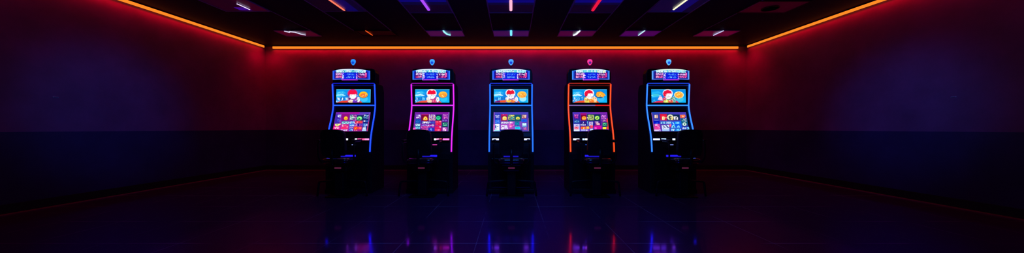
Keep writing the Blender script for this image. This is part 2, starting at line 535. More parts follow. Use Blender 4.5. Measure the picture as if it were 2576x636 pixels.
class Canvas:
    """A picture built as stacked thin coloured shapes. quad: the four corners (TL,TR,BR,BL) in drawing units."""
    def __init__(self, quad, w, h, curve=0.0, step=0.00025):
        self.q = [Vector(p) for p in quad]
        self.w, self.h, self.curve, self.step = w, h, curve, step
        self.bm = bmesh.new()
        self.col = self.bm.loops.layers.float_color.new('picture')
        self.k = 0

    def uv(self, p):
        TL, TR, BR, BL_ = self.q
        p = Vector(p); u, v = .5, .5
        for _ in range(8):
            f = TL * (1 - u) * (1 - v) + TR * u * (1 - v) + BR * u * v + BL_ * (1 - u) * v - p
            du = (TR - TL) * (1 - v) + (BR - BL_) * v
            dv = (BL_ - TL) * (1 - u) + (BR - TR) * u
            det = du.x * dv.y - du.y * dv.x
            u -= (f.x * dv.y - f.y * dv.x) / det
            v -= (du.x * f.y - du.y * f.x) / det
        return min(max(u, 0), 1), min(max(v, 0), 1)

    def pt(self, p):
        u, v = self.uv(p)
        x = (u - .5) * self.w
        y = -self.k * self.step - self.curve * (1 - (2 * u - 1) ** 2)
        return (x, y, (.5 - v) * self.h)

    def poly(self, pts, c, c2=None, bump=True):
        """c: colour; c2: list of colours per corner instead"""
        if bump: self.k += 1
        vs = [self.bm.verts.new(self.pt(p)) for p in pts]
        a = (vs[1].co - vs[0].co).cross(vs[2].co - vs[0].co)
        try: f = self.bm.faces.new(vs if a.y <= 0 else vs[::-1])
        except ValueError: return
        cs = {v: L3(x) for v, x in zip(vs, c2)} if c2 else None
        for lp in f.loops:
            lp[self.col] = cs[lp.vert] if cs else L3(c)

    def rect(self, x0, y0, x1, y1, c, c2=None, bump=True):
        if bump: self.k += 1
        n = max(1, int(abs(x1 - x0) / 90)) if self.curve else 1
        for i in range(n):
            a = x0 + (x1 - x0) * i / n; b_ = x0 + (x1 - x0) * (i + 1) / n
            if c2:
                mixc = lambda p, q, t: tuple(p[j] * (1 - t) + q[j] * t for j in range(3))
                cc = [mixc(c2[0], c2[1], i / n), mixc(c2[0], c2[1], (i + 1) / n), mixc(c2[3], c2[2], (i + 1) / n), mixc(c2[3], c2[2], i / n)]
                self.poly([(a, y0), (b_, y0), (b_, y1), (a, y1)], None, cc, bump=False)
            else:
                self.poly([(a, y0), (b_, y0), (b_, y1), (a, y1)], c, bump=False)

    def ell(self, cx, cy, rx, ry, c, a0=0, a1=360, n=18, c_top=None):
        pts = [(cx + rx * math.cos(math.radians(a0 + (a1 - a0) * k / n)), cy - ry * math.sin(math.radians(a0 + (a1 - a0) * k / n))) for k in range(n + (a1 - a0 < 360))]
        self.poly(pts, c)

    def bits(self, rows, x, y, w, h, c):
        ny = len(rows); nx = len(rows[0])
        for j, r in enumerate(rows):
            i = 0
            while i < nx:
                if r[i] == '1':
                    e = i
                    while e < nx and r[e] == '1': e += 1
                    x0, x1 = x + w * i / nx, x + w * e / nx
                    y0, y1 = y + h * j / ny, y + h * (j + 1) / ny
                    self.poly([(x0, y0), (x1, y0), (x1, y1), (x0, y1)], c, bump=False)
                    i = e
                else: i += 1

    def text(self, s, x, y, w, h, c):
        self.k += 1
        cw = w / len(s)
        for i, ch in enumerate(s):
            self.bits(FONT[ch], x + i * cw + cw * .06, y, cw * .88, h, c)

    def glyphs(self, x0, y0, x1, y1, cols, nx, ny, fill=.55):
        fill *= .86
        """rows of small illegible marks, as the photograph shows them"""
        self.k += 1
        cw, ch = (x1 - x0) / nx, (y1 - y0) / ny
        for j in range(ny):
            for i in range(nx):
                c = cols[RND.randrange(len(cols))]
                rows = []
                for r in range(4):
                    rows.append(''.join('1' if RND.random() < fill else '0' for _ in range(4)))
                if RND.random() < .5: rows[RND.choice((0, 3))] = '1110'
                self.bits(rows, x0 + i * cw + cw * .04, y0 + j * ch + ch * .08, cw * .92, ch * .84, c)

    def finish(self, name, parent, loc, tilt=0.0):
        bm = self.bm
        me = bpy.data.meshes.new(name)
        bm.to_mesh(me); bm.free()
        me.materials.append(M['display'])
        me.color_attributes.active_color = me.color_attributes['picture']
        o = bpy.data.objects.new(name, me)
        COL.objects.link(o); o.parent = parent
        o.location = loc; o.rotation_euler = (tilt, 0, 0)
        return o


W = (245, 248, 255); CY = (130, 225, 245); PK = (255, 120, 200)

# lower display quads and pictures, in units of 1/10.6 photo pixel
LQ = [[(148, 68), (1035, 68), (980, 585), (72, 582)], [(130, 68), (1040, 75), (1015, 582), (80, 582)],
      [(108, 65), (1025, 65), (1048, 588), (100, 585)], [(122, 65), (1032, 70), (1085, 582), (155, 582)],
      [(112, 72), (998, 72), (1063, 582), (178, 585)]]


def lower_picture(i):
    q = LQ[i]
    c = Canvas(q, .602, .35)
    P = c.poly; R_ = c.rect; E = c.ell; G = c.glyphs; T = c.text
    if i == 0:
        P(q, None, [(96, 34, 170), (80, 60, 190), (60, 40, 160), (190, 20, 150)])
        P([(240, 70), (760, 70), (740, 120), (240, 120)], None, [(120, 30, 165), (175, 10, 160), (150, 20, 150), (150, 20, 150)])
        P([(300, 120), (500, 120), (490, 300), (290, 300)], (135, 12, 120))
        P([(860, 120), (1020, 120), (980, 580), (840, 580)], (22, 28, 110))
        P([(130, 120), (270, 120), (240, 380), (110, 380)], (62, 36, 168))
        G(192, 138, 282, 210, [W, (225, 200, 255)], 2, 2, .6)
        G(185, 255, 280, 335, [(110, 120, 220), (60, 90, 210)], 2, 2, .45)
        E(406, 236, 54, 56, (190, 30, 60)); E(406, 236, 47, 50, (250, 190, 40)); R_(395, 215, 425, 270, (210, 130, 20)); E(412, 225, 14, 12, (255, 225, 90))
        R_(505, 135, 680, 300, (40, 30, 120))
        G(510, 140, 592, 280, [W, (200, 255, 210)], 2, 3, .7)
        G(592, 140, 675, 300, [(255, 140, 210), (240, 90, 180), W], 2, 3, .55)
        R_(690, 150, 860, 305, (20, 40, 95))
        E(752, 246, 72, 58, (30, 120, 90)); E(757, 236, 66, 50, (110, 235, 130)); E(775, 225, 30, 14, (200, 255, 170)); E(750, 262, 34, 14, (30, 90, 70)); R_(742, 235, 770, 255, (20, 60, 50))
        G(862, 138, 992, 250, [W, (200, 215, 255), (110, 190, 235)], 3, 2, .55)
        P([(300, 310), (490, 310), (480, 395), (290, 395)], (25, 30, 120))
        R_(308, 326, 488, 390, (170, 235, 240)); G(312, 332, 486, 386, [(20, 60, 100), (30, 110, 150)], 4, 1, .45)
        R_(505, 315, 650, 385, (40, 90, 190)); G(508, 322, 640, 384, [W, CY], 3, 1, .7)
        R_(650, 305, 840, 375, (205, 40, 70)); G(690, 322, 838, 362, [(255, 170, 190), (255, 90, 90)], 4, 1, .5)
        R_(862, 290, 985, 345, (25, 40, 120)); G(866, 296, 912, 338, [W], 1, 1, .8); G(920, 300, 985, 340, [(60, 120, 220)], 2, 1, .5)
        P([(140, 388), (290, 384), (285, 402), (240, 425), (235, 450), (170, 458), (140, 430)], (238, 240, 140)); R_(175, 405, 205, 425, (60, 60, 90)); R_(215, 418, 235, 428, (90, 80, 60))
        R_(305, 402, 485, 465, (190, 40, 130)); G(315, 405, 430, 462, [(255, 190, 220), (255, 90, 130), W], 3, 1, .6)
        R_(505, 390, 630, 460, (60, 130, 225)); G(520, 410, 620, 455, [W, (190, 235, 255)], 2, 1, .65)
        G(640, 375, 710, 450, [(255, 200, 225), (230, 50, 110)], 2, 2, .5)
        R_(715, 385, 825, 450, (35, 15, 130)); G(760, 390, 822, 445, [(120, 100, 255), (240, 100, 200)], 2, 2, .45)
        R_(855, 378, 975, 455, (40, 100, 195)); G(880, 385, 972, 445, [W, (170, 230, 255)], 3, 1, .6)
        P([(100, 460), (275, 460), (255, 560), (80, 560)], (228, 20, 140)); G(125, 470, 250, 522, [(255, 190, 240), W], 4, 1, .55)
        P([(300, 466), (480, 462), (472, 530), (295, 530)], (235, 40, 110)); E(450, 470, 28, 30, (235, 60, 120)); R_(445, 455, 465, 490, (255, 150, 190))
        G(290, 528, 465, 580, [W, (210, 200, 255)], 6, 1, .6)
        R_(505, 470, 610, 580, (45, 70, 190)); G(510, 472, 605, 515, [(255, 90, 160), (255, 180, 210)], 3, 1, .55); G(505, 525, 600, 580, [(120, 200, 255), W], 3, 1, .65)
        R_(625, 462, 830, 580, (175, 20, 90)); E(675, 502, 56, 44, (255, 75, 25)); P([(655, 525), (690, 485), (700, 485), (665, 530)], (255, 190, 70)); R_(740, 470, 825, 540, (240, 60, 70)); G(760, 475, 820, 525, [(255, 140, 130)], 2, 1, .5)
        G(640, 545, 830, 582, [(255, 150, 200), (120, 40, 180)], 5, 1, .5)
        P([(868, 470), (930, 460), (950, 580), (835, 580), (850, 540)], (175, 205, 250)); G(855, 470, 930, 520, [(20, 30, 70), W], 2, 2, .5)
        P([(1020, 100), (1032, 100), (984, 580), (972, 580)], (190, 80, 200)); P([(990, 340), (1005, 340), (984, 580), (962, 580)], (230, 50, 90))
    elif i == 1:
        P(q, None, [(96, 34, 165), (112, 20, 150), (60, 30, 130), (120, 30, 160)])
        R_(140, 72, 1035, 118, None, [(110, 28, 165), (120, 18, 150), (130, 20, 160), (110, 30, 150)])
        P([(1018, 80), (1036, 80), (1016, 580), (1000, 580)], (140, 130, 200))
        P([(150, 255), (285, 255), (278, 372), (135, 372)], (14, 70, 165)); G(165, 290, 265, 350, [(50, 130, 210), (30, 100, 190)], 3, 1, .5)
        G(165, 138, 280, 240, [W, (210, 190, 245)], 3, 2, .5)
        P([(300, 130), (490, 130), (488, 305), (296, 305)], (110, 10, 55)); R_(305, 132, 490, 150, (190, 20, 90))
        E(406, 250, 62, 70, (180, 40, 20)); E(406, 282, 56, 92, (250, 195, 70), 0, 180); E(406, 262, 38, 46, (255, 222, 120), 0, 180); E(412, 246, 12, 14, (150, 90, 40))
        G(500, 138, 670, 298, [(255, 235, 150), (250, 220, 170), W], 4, 4, .55)
        R_(685, 140, 845, 310, (8, 40, 70)); E(748, 232, 66, 56, (10, 120, 90)); E(748, 230, 56, 48, (50, 220, 150)); R_(728, 200, 750, 250, (15, 80, 60)); R_(755, 225, 785, 240, (20, 90, 80)); E(770, 210, 10, 12, (30, 110, 90))
        G(868, 135, 1000, 195, [(250, 170, 230), (230, 120, 215)], 4, 1, .55); G(865, 200, 998, 265, [(245, 130, 220), (225, 80, 190)], 4, 1, .5); G(850, 280, 990, 318, [(150, 150, 230), (100, 60, 190)], 5, 1, .5)
        R_(300, 318, 660, 388, (25, 25, 130)); G(315, 322, 520, 382, [W, (215, 220, 255)], 5, 1, .7); G(525, 325, 655, 380, [(130, 150, 255), (80, 90, 230)], 4, 1, .4)
        P([(140, 380), (280, 380), (272, 528), (130, 528)], (30, 100, 150)); G(145, 385, 275, 450, [(190, 245, 245), W], 3, 1, .65); G(150, 458, 268, 525, [(170, 215, 235), CY], 3, 1, .6)
        R_(675, 305, 830, 435, (215, 40, 85)); G(680, 312, 740, 360, [(255, 120, 130)], 2, 1, .5); E(765, 400, 44, 38, (250, 25, 70)); E(765, 400, 20, 16, (180, 10, 70)); G(770, 310, 825, 345, [(255, 190, 200)], 2, 1, .6)
        G(310, 405, 480, 452, [(150, 160, 255), (210, 200, 255)], 5, 1, .5); G(480, 405, 640, 452, [(240, 120, 230), W], 5, 1, .55)
        G(300, 448, 480, 500, [(255, 80, 140), (250, 120, 180)], 5, 1, .6); G(310, 500, 480, 545, [(235, 80, 130), (255, 160, 190)], 5, 1, .55)
        G(485, 450, 640, 485, [(230, 60, 180), (100, 60, 220)], 5, 1, .45)
        R_(495, 490, 640, 580, (35, 45, 180)); G(540, 505, 590, 575, [(150, 220, 255), (120, 170, 255)], 1, 1, .75)
        R_(850, 345, 1000, 470, (10, 70, 85)); G(870, 360, 998, 450, [(70, 215, 165), (150, 235, 190)], 3, 2, .55)
        R_(660, 455, 830, 580, (205, 20, 85)); P([(690, 490), (740, 455), (790, 490)], (250, 20, 80)); G(665, 525, 800, 575, [(255, 130, 170), (255, 60, 110)], 4, 1, .55); G(780, 450, 830, 490, [W], 1, 1, .5)
        R_(855, 482, 1000, 580, (130, 25, 140)); R_(870, 490, 965, 578, (235, 165, 235)); G(880, 495, 960, 575, [(90, 20, 110), W], 2, 2, .45)
        P([(80, 500), (160, 485), (150, 582), (80, 582)], (240, 80, 200)); G(160, 532, 480, 578, [(200, 60, 180), (70, 80, 220)], 8, 1, .45)
    elif i == 2:
        P(q, None, [(60, 50, 160), (70, 50, 175), (70, 40, 150), (200, 90, 190)])
        R_(112, 70, 1022, 125, None, [(75, 60, 165), (80, 60, 185), (50, 60, 180), (60, 60, 190)])
        P([(108, 70), (130, 70), (128, 580), (102, 580)], (150, 80, 190)); P([(102, 400), (135, 400), (130, 580), (100, 580)], (245, 120, 200))
        R_(135, 120, 290, 585, (25, 40, 165))
        G(155, 142, 262, 225, [W, (190, 190, 240)], 3, 2, .55); G(205, 225, 260, 265, [(80, 80, 220)], 2, 1, .5)
        R_(148, 275, 270, 375, (20, 90, 210)); G(150, 280, 265, 365, [(50, 150, 240), (130, 160, 240)], 3, 2, .4)
        R_(148, 388, 265, 575, (235, 240, 255)); T('E', 175, 425, 85, 100, (225, 245, 250)); R_(150, 425, 178, 500, (25, 60, 140)); R_(195, 448, 235, 462, (40, 90, 150)); R_(150, 515, 205, 528, (50, 100, 180)); R_(110, 550, 272, 580, (150, 225, 240))
        R_(300, 122, 470, 310, (135, 10, 60)); R_(318, 125, 468, 160, (190, 10, 90)); R_(350, 130, 380, 145, (240, 80, 140))
        E(396, 240, 60, 52, (215, 90, 30)); R_(345, 205, 450, 280, (250, 215, 90)); E(396, 210, 46, 26, (250, 225, 110)); R_(395, 225, 420, 255, (225, 160, 40))
        R_(480, 135, 845, 320, (10, 75, 90))
        G(490, 142, 660, 285, [(235, 240, 110), (160, 220, 130), (245, 200, 70)], 4, 3, .6); R_(570, 215, 620, 250, (40, 150, 170))
        E(752, 240, 58, 44, (30, 110, 50)); E(750, 236, 52, 38, (232, 222, 60)); R_(735, 232, 775, 248, (60, 80, 20)); R_(700, 262, 805, 275, (120, 150, 40))
        R_(850, 138, 978, 245, (95, 30, 50)); G(858, 142, 920, 240, [(250, 225, 190), (230, 130, 90)], 2, 2, .6); P([(920, 150), (975, 145), (970, 215), (940, 240), (920, 200)], (225, 185, 170))
        R_(848, 265, 990, 340, (15, 85, 215)); P([(900, 270), (940, 300), (895, 335)], (25, 60, 190))
        R_(295, 325, 500, 395, (35, 25, 130)); G(303, 332, 505, 390, [W, (250, 240, 255)], 6, 1, .75); G(515, 330, 630, 380, [W, (255, 190, 230)], 4, 1, .65)
        R_(515, 385, 640, 420, (165, 30, 150)); G(520, 385, 640, 435, [(250, 120, 210), (200, 40, 160)], 4, 1, .5)
        R_(670, 325, 795, 435, (5, 95, 130)); G(690, 335, 780, 425, [(25, 170, 175), (5, 60, 90)], 3, 3, .5)
        G(640, 420, 830, 462, [(20, 30, 120), (40, 60, 180)], 6, 1, .5)
        P([(870, 372), (980, 368), (988, 468), (880, 470)], (150, 220, 240)); E(928, 405, 48, 34, (205, 240, 245)); R_(915, 375, 930, 400, (30, 60, 90)); R_(885, 445, 985, 462, (20, 60, 160))
        P([(310, 425), (390, 425), (395, 455), (340, 455), (345, 475), (392, 478), (388, 525), (315, 548), (308, 500), (345, 490), (312, 470)], (225, 225, 240))
        P([(398, 430), (460, 425), (495, 528), (455, 530), (438, 480), (432, 525), (400, 520)], (215, 220, 240)); R_(330, 450, 350, 462, (30, 30, 60))
        P([(520, 430), (625, 425), (600, 480), (545, 505), (525, 460)], (240, 70, 150)); E(560, 460, 26, 20, (255, 150, 195)); R_(635, 415, 655, 440, (250, 150, 200))
        P([(680, 468), (805, 465), (830, 538), (684, 528)], (20, 205, 225)); G(705, 480, 800, 520, [(15, 60, 150), (10, 120, 190)], 3, 1, .5)
        P([(885, 480), (1010, 478), (1018, 582), (905, 582)], (90, 60, 160)); G(910, 485, 1005, 555, [(240, 80, 120), (255, 170, 190), (200, 40, 80)], 3, 2, .6)
        P([(1028, 240), (1036, 240), (1046, 580), (1036, 580)], (235, 140, 160)); R_(290, 545, 880, 585, (25, 20, 90))
    elif i == 3:
        P(q, None, [(75, 50, 180), (120, 30, 165), (110, 20, 140), (55, 60, 190)])
        P([(330, 98), (495, 98), (480, 160), (335, 160)], (155, 10, 110))
        P([(1015, 240), (1045, 240), (1082, 580), (1030, 580)], (250, 60, 35))
        R_(150, 120, 325, 380, (55, 30, 145)); G(168, 128, 275, 178, [(250, 60, 180), (255, 130, 210)], 3, 1, .55); G(168, 182, 275, 238, [(255, 50, 120), (230, 60, 170)], 3, 1, .6)
        P([(150, 270), (318, 262), (318, 375), (150, 375)], (25, 55, 150)); G(172, 290, 295, 348, [(60, 130, 220), (110, 190, 220)], 3, 1, .6)
        R_(158, 392, 308, 578, (190, 200, 250)); G(175, 405, 285, 445, [(220, 90, 130), (60, 50, 130)], 3, 1, .55); R_(172, 455, 285, 530, (225, 70, 110)); G(180, 462, 280, 525, [(255, 160, 170), (180, 40, 90)], 3, 2, .5); R_(158, 538, 310, 575, (215, 228, 255))
        R_(340, 150, 490, 300, (110, 5, 50)); E(424, 230, 66, 56, (190, 40, 30)); E(424, 228, 54, 46, (252, 165, 50)); P([(400, 215), (440, 250), (452, 225), (425, 205)], (235, 110, 30)); R_(375, 245, 470, 268, (245, 200, 80))
        R_(500, 125, 860, 312, (15, 40, 85)); E(605, 215, 90, 80, (30, 90, 60))
        G(520, 142, 690, 290, [(240, 240, 130), (255, 235, 170), (190, 220, 110)], 5, 4, .6)
        E(770, 226, 68, 60, (30, 110, 60)); E(768, 226, 56, 50, (190, 240, 100)); E(765, 230, 26, 22, (50, 90, 30)); E(752, 222, 12, 8, (200, 250, 160)); P([(775, 195), (820, 215), (815, 235), (780, 225)], (120, 220, 110))
        R_(860, 120, 1020, 265, (95, 30, 150)); G(868, 148, 1005, 205, [(245, 150, 235), (215, 110, 230)], 4, 1, .6); G(872, 205, 1005, 262, [(235, 120, 220), (255, 160, 240)], 4, 1, .5)
        G(500, 200, 525, 245, [W], 1, 2, .5)
        R_(325, 310, 690, 460, (30, 25, 140)); G(345, 330, 480, 385, [W, (255, 200, 220), (60, 30, 60)], 4, 1, .65); G(335, 395, 475, 435, [(230, 220, 255), W], 5, 1, .65)
        G(500, 320, 530, 430, [(120, 220, 255)], 1, 3, .5); R_(545, 328, 655, 440, (80, 50, 170)); G(548, 330, 660, 440, [W, (240, 220, 250)], 3, 3, .6)
        R_(690, 310, 880, 430, (60, 20, 130)); G(705, 325, 800, 360, [(250, 130, 200), W], 4, 1, .55); R_(725, 362, 838, 425, (150, 20, 90)); T('TUG', 728, 368, 105, 50, (255, 215, 230))
        G(890, 280, 985, 330, [(255, 190, 150), (200, 140, 200), (90, 60, 130)], 3, 1, .6)
        R_(905, 350, 1045, 465, (10, 70, 75)); G(915, 362, 1030, 445, [(120, 240, 160), (60, 190, 150)], 3, 2, .6)
        R_(335, 460, 470, 530, (240, 90, 40)); T('2', 400, 475, 38, 50, (255, 240, 120)); R_(480, 458, 562, 520, (250, 165, 40)); E(520, 490, 28, 18, (255, 205, 70))
        P([(585, 425), (655, 425), (655, 500), (590, 510)], (240, 50, 90)); E(620, 465, 34, 34, (250, 70, 90)); P([(580, 520), (660, 515), (655, 550), (585, 565)], (190, 215, 255))
        R_(690, 440, 880, 530, (205, 5, 150)); E(730, 505, 30, 26, (250, 80, 200)); R_(700, 485, 750, 500, (255, 120, 215))
        R_(915, 475, 1005, 530, (250, 240, 40)); R_(338, 535, 465, 575, (150, 150, 240)); G(345, 540, 460, 570, [(190, 190, 255)], 4, 1, .5); G(475, 530, 535, 580, [(235, 200, 240), W], 2, 1, .7)
        R_(690, 535, 1080, 585, (60, 20, 120))
    else:
        P(q, None, [(35, 60, 165), (60, 60, 175), (20, 60, 150), (90, 50, 170)])
        R_(118, 75, 995, 120, None, [(30, 75, 190), (85, 60, 190), (65, 55, 170), (35, 60, 165)])
        P([(112, 100), (124, 100), (182, 580), (172, 580)], (200, 110, 200))
        P([(170, 130), (318, 130), (318, 380), (175, 380)], (40, 45, 150)); R_(192, 148, 280, 236, (225, 190, 175)); G(198, 155, 276, 228, [(90, 30, 60), (235, 225, 210), (190, 110, 90)], 2, 2, .55)
        G(180, 280, 305, 300, [(150, 160, 240)], 5, 1, .6); R_(165, 305, 320, 385, (0, 20, 190)); G(215, 345, 275, 385, [(60, 130, 255)], 2, 1, .5)
        P([(185, 395), (315, 392), (348, 580), (182, 580)], (205, 60, 160)); G(205, 400, 270, 440, [W, (255, 210, 240)], 2, 1, .7); G(205, 435, 325, 540, [(255, 60, 140), (245, 170, 220), (200, 40, 150)], 4, 3, .6); P([(185, 540), (345, 540), (348, 582), (182, 582)], (190, 170, 245)); G(188, 545, 340, 575, [(140, 60, 180), W], 5, 1, .4)
        P([(322, 122), (505, 122), (500, 300), (340, 295)], (205, 15, 55)); E(420, 180, 70, 34, (225, 30, 60)); R_(505, 130, 660, 300, (25, 60, 90)); R_(662, 140, 830, 295, (8, 35, 70))
        T('B', 375, 195, 86, 88, (250, 232, 170)); P([(475, 205), (500, 225), (475, 245)], (255, 225, 190))
        E(590, 215, 80, 74, (228, 228, 190)); E(592, 215, 46, 44, (55, 75, 75)); P([(590, 215), (672, 205), (672, 235), (590, 240)], (225, 215, 140)); R_(570, 235, 600, 285, (70, 70, 60)); P([(625, 240), (660, 240), (660, 288), (625, 288)], (240, 200, 110)); R_(600, 190, 622, 212, (230, 190, 170))
        T('n', 672, 170, 120, 108, (232, 228, 235)); R_(735, 205, 755, 240, (40, 50, 80))
        P([(838, 150), (965, 145), (980, 190), (940, 230), (845, 235)], (240, 110, 70)); P([(905, 165), (940, 200), (890, 215)], (255, 205, 170)); G(850, 165, 900, 225, [(255, 170, 90), (200, 40, 40)], 2, 2, .5)
        P([(845, 245), (1010, 245), (1030, 400), (870, 400)], (10, 90, 125)); G(875, 245, 1000, 330, [(110, 215, 220), (10, 60, 90), W], 4, 3, .42)
        R_(338, 325, 620, 395, (60, 130, 210)); G(345, 335, 590, 388, [(190, 240, 255), (20, 60, 130), W], 7, 1, .65)
        P([(365, 425), (550, 415), (560, 580), (380, 580)], (205, 215, 245))
        for s in (0, 75): P([(385 + s, 432), (400 + s, 425), (460 + s, 490), (455 + s, 512)], (20, 30, 90))
        P([(395, 480), (405, 480), (425, 515), (410, 515)], (30, 40, 110)); P([(455, 420), (480, 420), (548, 490), (552, 500), (540, 500)], (40, 50, 130)); R_(380, 535, 558, 580, (150, 190, 245))
        E(590, 435, 34, 42, (215, 60, 110)); E(585, 425, 18, 20, (240, 120, 160))
        P([(620, 330), (860, 320), (870, 500), (600, 500)], (15, 90, 225)); P([(630, 350), (660, 350), (690, 410), (665, 412)], (150, 220, 250)); R_(700, 335, 815, 395, (20, 150, 235)); G(712, 340, 810, 392, [(170, 240, 255), (90, 210, 250)], 3, 1, .55)
        P([(600, 495), (640, 420), (680, 420), (715, 495)], (120, 225, 250)); P([(650, 465), (670, 445), (685, 490), (655, 490)], (10, 60, 150)); P([(735, 490), (770, 440), (800, 430), (822, 490)], (130, 215, 250)); P([(770, 470), (780, 455), (790, 485), (772, 485)], (10, 80, 190))
        P([(590, 512), (835, 512), (858, 580), (600, 580)], (30, 130, 225)); G(598, 518, 720, 575, [(150, 240, 255), W, (10, 70, 180)], 3, 1, .7); G(740, 518, 845, 575, [(120, 225, 255), (190, 245, 255)], 2, 1, .65)
        E(940, 400, 62, 56, (10, 70, 90)); E(938, 400, 50, 46, (205, 235, 225)); P([(925, 395), (965, 375), (955, 410), (930, 425)], (30, 90, 70)); E(925, 385, 10, 10, (20, 60, 90))
        P([(870, 480), (1045, 465), (1060, 540), (900, 580), (860, 560)], (20, 60, 190)); G(885, 478, 975, 535, [(190, 240, 250), W], 3, 1, .7); P([(985, 478), (1040, 470), (1055, 535), (1000, 540)], (120, 200, 245)); P([(985, 500), (1015, 500), (1005, 525)], (20, 60, 130))
    return c


UQ = [[(68, 55), (520, 53), (520, 228), (72, 230)], [(85, 55), (532, 55), (532, 229), (88, 229)],
      [(92, 55), (547, 55), (547, 232), (96, 234)], [(82, 53), (531, 53), (531, 230), (88, 229)], [(94, 53), (531, 53), (531, 228), (94, 228)]]


def upper_picture(i):
    q = UQ[i]
    c = Canvas(q, .598, .233)
    x0 = q[0][0]
    P = c.poly; E = c.ell; G = c.glyphs
    X = lambda v: v - 92 + x0
    P(q, None, [(10, 150, 225), (5, 130, 220), (15, 180, 245), (10, 130, 225)])
    P([(X(92), 55), (X(547), 55), (X(547), 62), (X(92), 62)], (90, 190, 220)); P([(X(541), 55), (X(547), 55), (X(547), 230), (X(541), 230)], (110, 210, 235))
    P([(X(98), 90), (X(180), 80), (X(250), 110), (X(250), 150), (X(98), 160)], None, [(30, 180, 235), (45, 190, 240), (10, 120, 215), (5, 100, 210), (60, 210, 245)])
    # bright clouds and marks at the left
    for dx, dy, rx, ry in ((30, 82, 40, 8), (70, 76, 34, 9), (100, 84, 26, 7)):
        E(X(92 + dx), dy + 52, rx, ry, (150, 225, 245) if i in (0, 4) else (205, 240, 250))
    if i != 4:
        G(X(112), 92, X(190), 132, [(110, 215, 235), (190, 240, 250)], 5, 2, .35)
        G(X(112), 160, X(245), 200, [(235, 250, 255), (120, 215, 240), (30, 90, 170)], 7, 1, .55)
        G(X(98), 195, X(180), 228, [(90, 210, 240), (240, 250, 255)], 5, 1, .4)
    else:
        E(X(150), 130, 46, 16, (60, 190, 215)); G(X(98), 190, X(150), 228, [(60, 210, 230), (20, 130, 200)], 4, 2, .5); P([(X(170), 190), (X(195), 145), (X(225), 150), (X(235), 200)], (240, 200, 220))
    # warm ground strip
    gcol = [(230, 60, 40), (235, 80, 60), (235, 80, 35), (235, 75, 40), (225, 40, 80)][i]
    P([(X(105), 232), (X(180), 205), (X(300), 198), (X(410), 205), (X(440), 232)], gcol)
    if i == 2: P([(X(96), 232), (X(125), 215), (X(175), 200), (X(180), 232)], (120, 20, 110))
    # body of a plain red haired figure
    hx = X([308, 308, 312, 308, 300][i])
    P([(hx - 60, 232), (hx - 55, 185), (hx - 20, 160), (hx + 40, 160), (hx + 75, 150), (hx + 95, 190), (hx + 100, 232)], [(150, 40, 150), (190, 60, 150), (120, 90, 190), (245, 170, 50), (90, 150, 120)][i])
    E(hx - 42, 180, 24, 22, [(90, 30, 120), W, (230, 235, 250), (240, 200, 60), (235, 70, 110)][i])
    E(hx - 20, 212, 36, 20, [(250, 210, 170), (250, 210, 180), (245, 190, 50), (250, 215, 60), (230, 235, 90)][i])
    E(hx + 35, 212, 34, 22, [(110, 40, 190), (230, 50, 110), (250, 120, 40), (245, 110, 40), (240, 90, 50)][i])
    E(hx + 80, 190, 22, 34, [(225, 240, 250), (235, 240, 250), (225, 235, 250), (250, 200, 160), (120, 200, 190)][i])
    G(hx - 65, 165, hx + 95, 215, [W, (20, 40, 110), (250, 180, 60)] if i != 0 else [W, (40, 30, 120), (230, 60, 150)], 8, 2, .28)
    # head
    E(hx, 108, 66, 56, [(190, 40, 120), (240, 245, 255), (235, 245, 255), (230, 240, 255), (215, 225, 245)][i])
    E(hx + 8, 140, 44, 42, (250, 245, 250))
    if i in (0, 1, 2):
        P([(hx - 55, 122), (hx - 50, 88), (hx - 28, 66), (hx + 5, 74), (hx + 30, 66), (hx + 52, 85), (hx + 54, 120), (hx + 5, 124)], [(235, 15, 65), (235, 15, 55), (225, 20, 50)][i])
    else:
        P([(hx - 52, 148), (hx - 62, 110), (hx - 45, 78), (hx, 62), (hx + 42, 78), (hx + 52, 112), (hx + 20, 108), (hx - 15, 112), (hx - 25, 150)], (225, 20, 60))
    G(hx - 25, 122, hx + 45, 165, [(30, 40, 100), (190, 60, 90), W], 4, 2, .25)
    c.k += 1
    for kk in range(26):
        a = RND.uniform(0, 6.283); rr_ = RND.uniform(44, 92)
        qx, qy = hx + 10 + rr_ * math.cos(a), 165 + rr_ * .62 * math.sin(a)
        if qy > 228 or qy < 62: continue
        ll, aa = RND.uniform(8, 22), RND.uniform(0, 3.14)
        dx_, dy_ = ll * math.cos(aa), ll * math.sin(aa)
        P([(qx, qy), (qx + dx_, qy + dy_), (qx + dx_ + 4, qy + dy_ + 3), (qx + 3, qy + 4)], [(15, 40, 110), W, (120, 20, 90), (245, 250, 255)][kk % 4], bump=False)
    # orange round shape on the right and its pale blue ball
    ox = X([452, 455, 465, 450, 440][i])
    E(ox + 12, 182, 46, 38, [(60, 190, 240), (40, 190, 235), (150, 225, 245), (50, 180, 235), (60, 190, 220)][i])
    E(ox, 128, 62, 46, [(30, 110, 130), (20, 110, 180), (240, 200, 120), (20, 90, 150), (230, 240, 180)][i])
    if i == 3:
        P([(ox - 55, 130), (ox - 40, 92), (ox + 10, 84), (ox + 50, 105), (ox + 75, 140), (ox + 50, 145), (ox + 45, 165), (ox + 10, 150), (ox - 35, 155)], (250, 165, 45))
    elif i == 4:
        P([(ox + 58 * math.cos(a * .349) * (1 if a % 2 else .8), 130 + 44 * math.sin(a * .349) * (1 if a % 2 else .8)) for a in range(18)], (245, 165, 60))
    else:
        E(ox, 126, 56, 42, [(245, 190, 30), (250, 185, 60), (250, 190, 70)][i])
        E(ox + 4, 136, 46, 30, [(240, 120, 50), (240, 150, 50), (240, 155, 55)][i])
